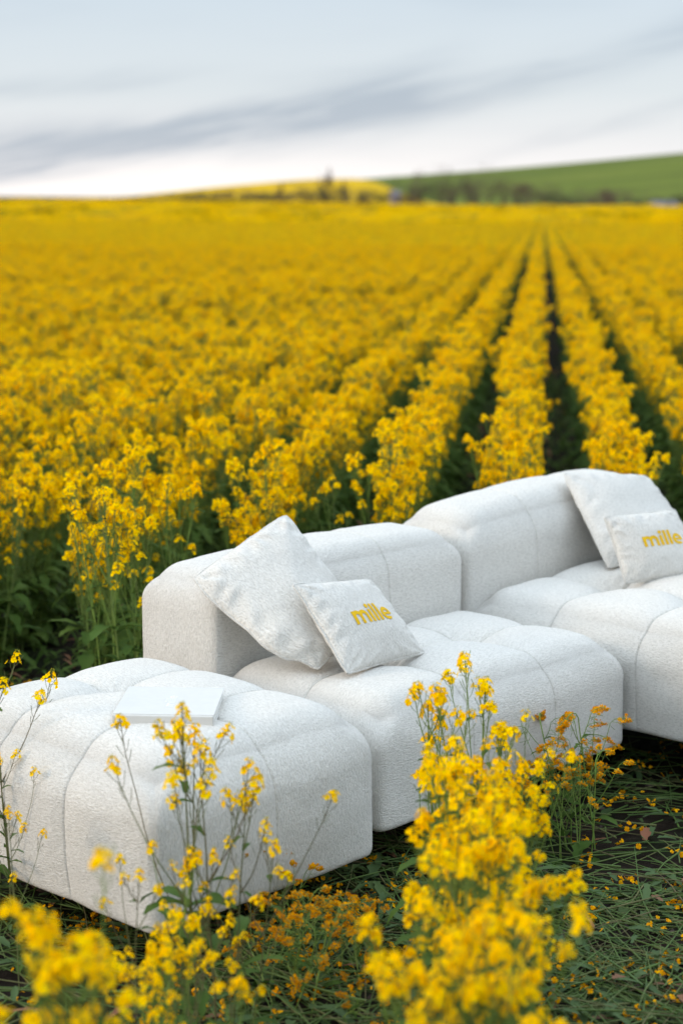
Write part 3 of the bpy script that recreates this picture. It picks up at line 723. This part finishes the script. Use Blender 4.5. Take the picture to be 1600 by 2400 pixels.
# ------------------------------------------------------------------ cushions
def cushion(C4, T, seed, name, label, text=None, pinch=.05, wr=.004, flop=None, uvr=0, bulge=0.):
    """C4: corners TL, TR, BR, BL in sofa coordinates (a, b, z)"""
    TL, TR, BR, BL = [toW(np.array(c)) for c in C4]
    nrm = np.cross(TR-BL, TL-BR); nrm /= np.linalg.norm(nrm)
    cen = (TL+TR+BR+BL)/4
    if np.dot(nrm, np.array([0, 0, CAM_H]) - cen) < 0: nrm = -nrm
    size = np.linalg.norm(TL-TR); outw = (TL+BL-TR-BR); outw /= np.linalg.norm(outw)
    def mid(u_, v_):
        pu = u_*(1 - pinch*(1-v_**2)); pv = v_*(1 - pinch*(1-u_**2))
        cr_ = 1 - .035*(u_*v_)**6; pu = pu*cr_; pv = pv*cr_
        a = (1+pu)/2; b = (1+pv)/2
        P = ((1-a)*b)[:, None]*TL + (a*b)[:, None]*TR + (a*(1-b))[:, None]*BR + ((1-a)*(1-b))[:, None]*BL
        P = P + outw*(bulge*np.clip(-u_, 0, 1)*(1-v_**2)*(1-.35*v_))[:, None]
        if flop is not None: P = P + flop(u_, v_)
        return P
    def height(u_, v_):
        e = np.clip(1-np.abs(u_)**2.3, 0, 1)*np.clip(1-np.abs(v_)**2.3, 0, 1); h = T*e**.5
        P3 = np.stack([u_*2.2, v_*2.2, np.full_like(u_, seed*.31)], -1)
        edge = np.maximum(np.abs(u_), np.abs(v_))
        h = h*(1 + .10*lattice_noise(P3, 1.1, seed))
        rip = np.where(np.abs(u_) > np.abs(v_), v_, u_)
        h = h + wr*np.sin(rip*17 + 4*lattice_noise(P3, 1.3, seed+2))*np.exp(-((edge-.86)/.13)**2)*(e**.2)
        # diagonal tension folds from the corners
        for su, sv in ((1, 1), (1, -1), (-1, 1), (-1, -1)):
            dc = np.hypot(u_-su, v_-sv); an = np.arctan2(v_-sv, u_-su); h = h + wr*.9*np.exp(-(dc/.55)**2)*np.sin(an*9+seed)*np.clip(dc/.2, 0, 1)*(e**.3)
        return h
    n = 90; g = np.sin(np.linspace(-math.pi/2, math.pi/2, n)); Ug, Vg = np.meshgrid(g, g, indexing='ij'); u_, v_ = Ug.ravel(), Vg.ravel()
    Mp = mid(u_, v_); H_ = height(u_, v_); rim = (np.maximum(np.abs(u_), np.abs(v_)) > .9999)
    off = np.where(rim, .0, 1.)
    Vf = Mp + nrm*(H_*off)[:, None]; Vb = Mp - nrm*(H_*off*.9)[:, None]
    I = np.arange(n*n).reshape(n, n); F1 = np.stack([I[:-1, :-1], I[1:, :-1], I[1:, 1:], I[:-1, 1:]], -1).reshape(-1, 4); F2 = F1[:, ::-1] + n*n
    uvs = np.stack([u_*size/2, v_*size/2], -1) + seed
    if uvr: uvs = uvs[:, ::-1]
    base = toW(((C4[2][0]+C4[3][0])/2, (C4[2][1]+C4[3][1])/2, min(C4[2][2], C4[3][2])))
    root = empty(name, tuple(base), label, 'cushion', 'cushions on the sofa')
    me = mesh('cover', np.concatenate([Vf, Vb]) - base, np.concatenate([F1, F2]), FAB, uv=np.concatenate([uvs, uvs+3]))
    obj('cover', weld(me), root)
    # piping round the edge
    s = np.linspace(-1, 1, 60)[:-1]; one = np.ones_like(s)
    uu = np.concatenate([s, one, -s, -one]); vv = np.concatenate([-one, s, one, -s])
    P = mid(uu, vv) - base; rr = np.random.default_rng(seed); k = np.ones(5)/5; jit = np.stack([np.convolve(np.pad(rr.normal(size=len(P)), 2, 'wrap'), k, 'valid') for _ in range(3)], -1)*.0016
    P = P + jit; m1 = MB(); pts_ = [Vector(p) for p in P] + [Vector(P[0])]; m1.tube(pts_, .0042, .0042, 6)
    L = np.array(m1.V); arc = np.repeat(np.arange(len(pts_))*.0085, 6); ring = np.tile(np.arange(6)*.004, len(pts_))
    obj('piping', mesh('piping', L, m1.F, FAB, uv=np.stack([arc, ring], -1)), root)
    if text:
        u0, u1, v0, sk = text
        w_ = (u1-u0)/4.05
        def fn(x, y):
            u2 = u0 + x*w_; v2 = v0 + y*w_*sk
            return mid(u2, v2) + nrm*(height(u2, v2) + .0016)[:, None] - base
        V_, F_ = lettering(fn); obj('lettering', mesh('lettering', V_, F_, YELLOWTHREAD), root)
    return root
def flopA(u_, v_):   # lower-left edge hangs in soft waves
    k = np.clip((-v_+.2), 0, 1.2)**2; e = np.clip(-u_+.1, 0, 1.1)**2; wv = np.sin(v_*7+.6*np.sin(v_*9)+1); d = np.stack([-.012*k*np.sin(u_*5+.5), .006*e*np.sin(v_*6), .007*k*np.sin(u_*7) + .007*e*wv*(.5-.5*v_)], -1); return d
cushion([(.790, .752, .690), (1.135, .712, .842), (1.205, .50, .565), (.965, .385, .455)], .064, 11, 'cushion',
        'large plain cream cushion leaning on its corner behind the lettered cushion', None, .015, .006, flopA, 1, .045)
cushion([(.925, .480, .694), (1.240, .470, .662), (1.305, .312, .452), (.950, .292, .458)], .050, 12, 'cushion',
        'small cream cushion with yellow lettering propped on the middle module', (-.44, .54, -.19, 1.25), .05, .003, None, 1)
cushion([(2.595, .790, .800), (3.05, .735, .745), (2.93, .45, .56), (2.47, .49, .505)], .060, 13, 'cushion',
        'large plain cream cushion leaning on the right backrest', None, .03, .004, None, 0)
cushion([(2.34, .425, .715), (2.64, .34, .715), (2.62, .195, .505), (2.345, .335, .498)], .045, 14, 'cushion',
        'small cream cushion with yellow lettering at the right frame edge', (-.42, .66, -.10, 1.15), .04, .003, None, 1)

# ------------------------------------------------------------------ book
def book():
    c = [np.array(p) for p in ((-.562, 4.262), (-.312, 4.247), (-.300, 4.492), (-.552, 4.528))]
    cx = sum(c)/4; zb_, zt_ = .476, .508
    root = empty('book', (cx[0], cx[1], zb_), 'thick white hardback book lying on the ottoman', 'book')
    xa = (c[1]-c[0]); W = np.linalg.norm(xa); xa /= W; ya = (c[3]-c[0]); H = np.linalg.norm(ya); ya /= H
    def loc(a, b, z): 
        p = -(cx-c[0]) + xa*a + ya*b; return (p[0], p[1], z)
    cov = simple('white_cover', (.54, .53, .50), (.57, .56, .53), 40, .6, 0, .2); pg = simple('page_edges', (.66, .65, .61), (.74, .73, .70), 200, .8)
    gl = simple('silver_foil', (.66, .66, .65), (.72, .72, .71), 50, .5)
    def slab(a0, a1, b0, b1, z0, z1, nm, m_, bev=.0015, par=root):
        mb = MB(); V = [loc(a, b, z) for a in (a0, a1) for b in (b0, b1) for z in (z0, z1)]
        mb.add(V, [(0,1,3,2),(4,6,7,5),(0,4,5,1),(2,3,7,6),(0,2,6,4),(1,5,7,3)]); o = obj(nm, mb.mesh(nm, [m_], False), par)
        md = o.modifiers.new('edge', 'BEVEL'); md.width = bev; md.segments = 2; return o
    T = zt_-zb_
    slab(0, W, .012, H, T-.003, T, 'cover', cov); slab(0, W, .012, H, 0, .003, 'cover', cov)
    slab(.004, W-.004, .008, H-.004, .0032, T-.0032, 'pages', pg, .0005)
    sp_ = slab(0, W, 0, .0085, 0, T-.0004, 'spine', cov, .003)
    def fn(x, y):   # reads sideways, up the cover
        w_ = .092/4.05; a = W*.56 - y*w_*.8; b = H*.30 + x*w_*1.1
        return np.array([loc(i, j, T+.0004) for i, j in zip(a, b)])
    V_, F_ = lettering(fn, 160, 60); obj('lettering', mesh('lettering', V_, F_, gl), root)
book()

# ------------------------------------------------------------------ plants in front of the sofa
random.seed(21)
def px(dx, y): return (dx*1.0204-800)/4213*y
# right-hand clump: the row that runs from the camera to the sofa
def px(dx, y): return (dx*1.0204-800)/4213*y*1.03
GRP = 'rapeseed plants in the right foreground clump'
for i in range(58):
    y = 2.30 + 1.45*((i+.5)/58)**.92
    x = ROWX(0, y) + random.gauss(.005, .031 + .010*(3.7-y))
    lab = ['blurred rapeseed plant at the bottom of the right foreground clump', 'blurred rapeseed plant low in the right foreground clump',
           'rapeseed plant halfway up the right foreground clump', 'rapeseed plant high in the clump before the middle module'][min(3, int((y-2.3)/.37))]
    dx_ = x - ROWX(0, y); lab += ', on its left side' if dx_ < -.02 else (', on its right side' if dx_ > .03 else ', at its centre')
    place(TALL[i % 5], x, y, random.random()*6.28, random.uniform(.74, .98), lab, GRP, (random.uniform(-.07, .07), random.uniform(-.07, .07)))
for i, (d, y, s, lb) in enumerate([(1085, 4.02, 1.07, 'tallest rapeseed plant at the tip of the right foreground clump'), (1125, 3.98, 1.01, 'second tallest rapeseed plant, just right of the tip of the right foreground clump'),
        (1000, 3.95, .95, 'rapeseed plant leaning left at the upper left of the right foreground clump'), (1190, 3.9, .93, 'rapeseed plant leaning right at the upper right of the right foreground clump'), (1060, 3.85, .86, 'rapeseed plant just below the tip of the right foreground clump'), (1165, 3.8, .82, 'rapeseed plant below the right-leaning one in the right foreground clump')]):
    place(TALL[(i*2) % 5], px(d, y), y, i*1.9, s, lb, GRP, (0, [.0, .03, -.09, .08, 0, .03][i]))
# left-hand clump
for i in range(14):
    y = random.uniform(2.95, 3.5); x = px(random.gauss(410, 85), y)
    xx = x/y*4213/1.03; sc_ = random.uniform(.50, .72)
    place((THIN + TALL)[i % 9], x, y, random.random()*6.28, sc_, ('taller' if sc_ > .61 else 'low') + ' flowering rapeseed plant in front of the ottoman, ' + ('left of its near corner' if xx < -440 else 'just right of its near corner' if xx < -330 else 'below its right-hand face'), 'rapeseed plants in the left foreground clump', (random.uniform(-.12, .12), random.uniform(-.14, .14)))
for i, (d, y, s) in enumerate([(195, 2.55, 1.16), (150, 2.58, 1.08), (220, 2.5, .98), (85, 2.55, .88), (45, 2.6, .80), (150, 2.42, .90), (120, 2.6, 1.0)]):
    place(TALL[i % 5], px(d, y), y, i*1.4, s, 'strongly blurred yellow rapeseed plant low in the left foreground', 'blurred rapeseed plants at the lower left', (0, random.uniform(-.08, .08)))
for i, (v_, d, y, s, lb, tl_) in enumerate([
        (0, 445, 3.62, 1.10, 'tallest thin rapeseed stem in front of the ottoman, reaching up to the book', (.02, -.01)),
        (1, 490, 3.60, .96, 'thin branching rapeseed stem just right of the tallest one by the book', (0, -.03)),
        (2, 425, 3.66, .98, 'thin rapeseed stem just left of the tallest one by the book', (.02, -.05)),
        (3, 560, 3.55, .70, 'short thin rapeseed stem in front of the ottoman seam', (.02, .06)),
        (1, 300, 3.45, .66, 'short flowering rapeseed stem left of the tall thin ones by the ottoman corner', (.0, -.04)),
        (2, 520, 3.60, .84, 'medium thin rapeseed stem right of the tall pair by the book', (.0, .03)),
        (1, 12, 4.30, .93, 'thin rapeseed stem crossing the left edge of the ottoman', (0, .0)),
        (2, 30, 4.25, .66, 'short rapeseed stem with heart-shaped leaves at the lower left of the ottoman', (0, .06)),
        (0, 22, 3.95, .60, 'short leafy rapeseed stem at the lower left corner beside the ottoman', (0, -.03)),
        (3, -14, 4.5, .96, 'rapeseed stem with flower heads at the far left frame edge', (0, .02))]):
    place(THIN[v_], px(d, y), y, i*1.3+.4, s, lb, None, tl_)
for i, (d, y, s) in enumerate([(238, 6.05, 1.16), (262, 6.12, 1.10), (290, 6.0, 1.20), (312, 6.2, 1.05), (224, 6.3, .98), (345, 6.35, 1.14), (270, 6.3, 1.08), (325, 6.1, .92), (380, 6.5, 1.16), (405, 6.6, 1.1)]):
    place(TALL[i % 5], px(d, y), y, i*1.3, s, 'rapeseed plant standing apart at the left corner of the middle backrest', 'rapeseed plants beside the backrest corner', (random.uniform(-.05, .05), random.uniform(-.05, .05)))
place(TALL[1], px(783, 7.3), 7.3, .3, .98, 'single rapeseed plant standing alone in the dark gap behind the two backrests', None, (0, .02))
# wilted, bent plants by the sofa feet
for i in range(15):
    y = random.uniform(4.75, 5.0) if i > 1 else 4.9; x = px([1310, 1375][i] if i < 2 else random.gauss(1320, 42), y)
    s = [.80, .80][i] if i < 2 else random.uniform(.38, .62)
    place(WILTED[i % 4], x, y, i*1.1, s, 'drooping orange-tinged rapeseed plant against the front of the middle module', 'wilted rapeseed plants by the middle module', (random.uniform(-.25, .05), random.uniform(-.2, .2)))
for i in range(20):
    y = random.uniform(3.75, 4.35); x = px(random.uniform(570, 850), y)
    place(WILTED[i % 4], x, y, i*2.1, random.uniform(.36, .54), 'crushed orange-tinged rapeseed plant below the right corner of the ottoman', 'crushed rapeseed plants under the ottoman edge', (random.uniform(-.9, .3), random.uniform(-.8, .8)))

# ------------------------------------------------------------------ mown litter
def litter():
    r = random.Random(77); st, fl, lf = MB(), MB(), MB()
    def spot():
        while True:
            y = r.uniform(3.3, 6.6); x = r.uniform(-.26*y, .24*y + .2)
            la = (x-X0)*CA + (y-Y0)*SA; lb = -(x-X0)*SA + (y-Y0)*CA
            if 0.25 < lb < .9 and 0.2 < la < 3: continue
            pt = math.sin(x*3.1+1.7*math.sin(y*2.3))*math.sin(y*3.7+1.3*math.sin(x*2.9+2))
            if pt < -.1 and r.random() < .75: continue
            return x, y
    for i in range(3700):
        x, y = spot(); z = GZ + r.uniform(.0, .05)
        L = r.uniform(.08, .42); an = r.gauss(2.7, .9) if r.random() < .6 else r.random()*6.28
        P = curve(Vector((x, y, z)), Vector((math.cos(an), math.sin(an), r.uniform(-.03, .12))), L, r, 4, Vector((0, 0, r.uniform(-.05, .02))), .10)
        st.tube(P, r.uniform(.0012, .0036), .0010, 4, 0 if r.random() < .82 else 1)
    for i in range(1500):
        x, y = spot(); an = r.random()*6.28
        leaf(lf, (x, y, GZ + r.uniform(.01, .06)), (math.cos(an), math.sin(an), r.uniform(-.1, .5)), r.uniform(.03, .085), r.uniform(.010, .030), r, 0 if r.random() < .93 else 1, r.uniform(0, .8))
    for i in range(600):
        x, y = spot(); z = GZ + r.uniform(.01, .05)
        for k in range(r.randint(2, 9)):
            flower(fl, Vector((x + r.gauss(0, .02), y + r.gauss(0, .02), z + r.uniform(0, .02))), Vector((r.gauss(0, 1), r.gauss(0, 1), 1.2)), r.uniform(.006, .009), r, 0, .3)
    tag(obj('cut_stalks', st.mesh('cut_stalks', [CUT, PSTEM])), 'tangle of cut green rapeseed stalks lying on the soil round the sofa', kind='stuff')
    tag(obj('fallen_leaves', lf.mesh('fallen_leaves', [DLEAF, DEAD])), 'torn rapeseed leaves lying on the soil round the sofa', kind='stuff')
    tag(obj('fallen_blossoms', fl.mesh('fallen_blossoms', [WILT, BUD], smooth=False)), 'orange-yellow fallen blossoms on the ground round the sofa', kind='stuff')
    # low weeds between and under the rows
    wd = MB()
    for i in range(7500):
        y = r.uniform(6.2, 18) if i > 900 else r.uniform(6.2, 8.2); x = r.uniform(-.24*y, .24*y); 
        la = (x-X0)*CA + (y-Y0)*SA; lb = -(x-X0)*SA + (y-Y0)*CA
        if la > -.1 and lb < 1.15: continue
        k = (x+.11-.11*y)/.5; fr = abs(k-round(k))
        if r.random() < fr*.5 and y > 7.2: continue
        an = r.random()*6.28
        leaf(wd, (x, y, float(ground_z(x, y)) + r.uniform(0, .05)), (math.cos(an), math.sin(an), r.uniform(.4, 1.8)), r.uniform(.05, .13)*(1 if y > 7.4 else .75), r.uniform(.010, .030)*(1 if y > 7.4 else .7), r, 0 if r.random() < .93 else 1, r.uniform(.3, 1.3))
    for i in range(3600):
        k = r.choice((-3, -2, -1, 0, 1, 2)); y = 6.9 + 13*r.random()**1.5; x = ROWX(k+.5, y) + r.gauss(0, .09)
        la = (x-X0)*CA + (y-Y0)*SA; lb = -(x-X0)*SA + (y-Y0)*CA
        if lb < 1.15: continue
        an = r.random()*6.28
        leaf(wd, (x, y, float(ground_z(x, y)) + r.uniform(0, .03)), (math.cos(an), math.sin(an), r.uniform(.6, 2.4)), r.uniform(.05, .16), r.uniform(.008, .024), r, 0 if r.random() < .9 else 1, r.uniform(.2, 1.))
    tag(obj('undergrowth', wd.mesh('undergrowth', [LEAF, DEAD])), 'low green leaves and a few red dead ones at the foot of the rapeseed', kind='stuff')
    cl = MB()
    for i in range(500):
        x, y = spot(); s = r.uniform(.006, .022); c = Vector((x, y, GZ + s*.3)); V = []
        for v_ in ((1,0,0),(-1,0,0),(0,1,0),(0,-1,0),(0,0,.8),(0,0,-.8)): V.append(c + Vector(v_)*s*r.uniform(.7, 1.2))
        cl.add(V, [(0,2,4),(2,1,4),(1,3,4),(3,0,4),(2,0,5),(1,2,5),(3,1,5),(0,3,5)])
    tag(obj('clods', cl.mesh('clods', [simple('clod', (.02, .014, .01), (.10, .075, .06), 20, .95, island=True)], False)), 'crumbs of dry soil and small stones on the ground', kind='stuff')
litter()
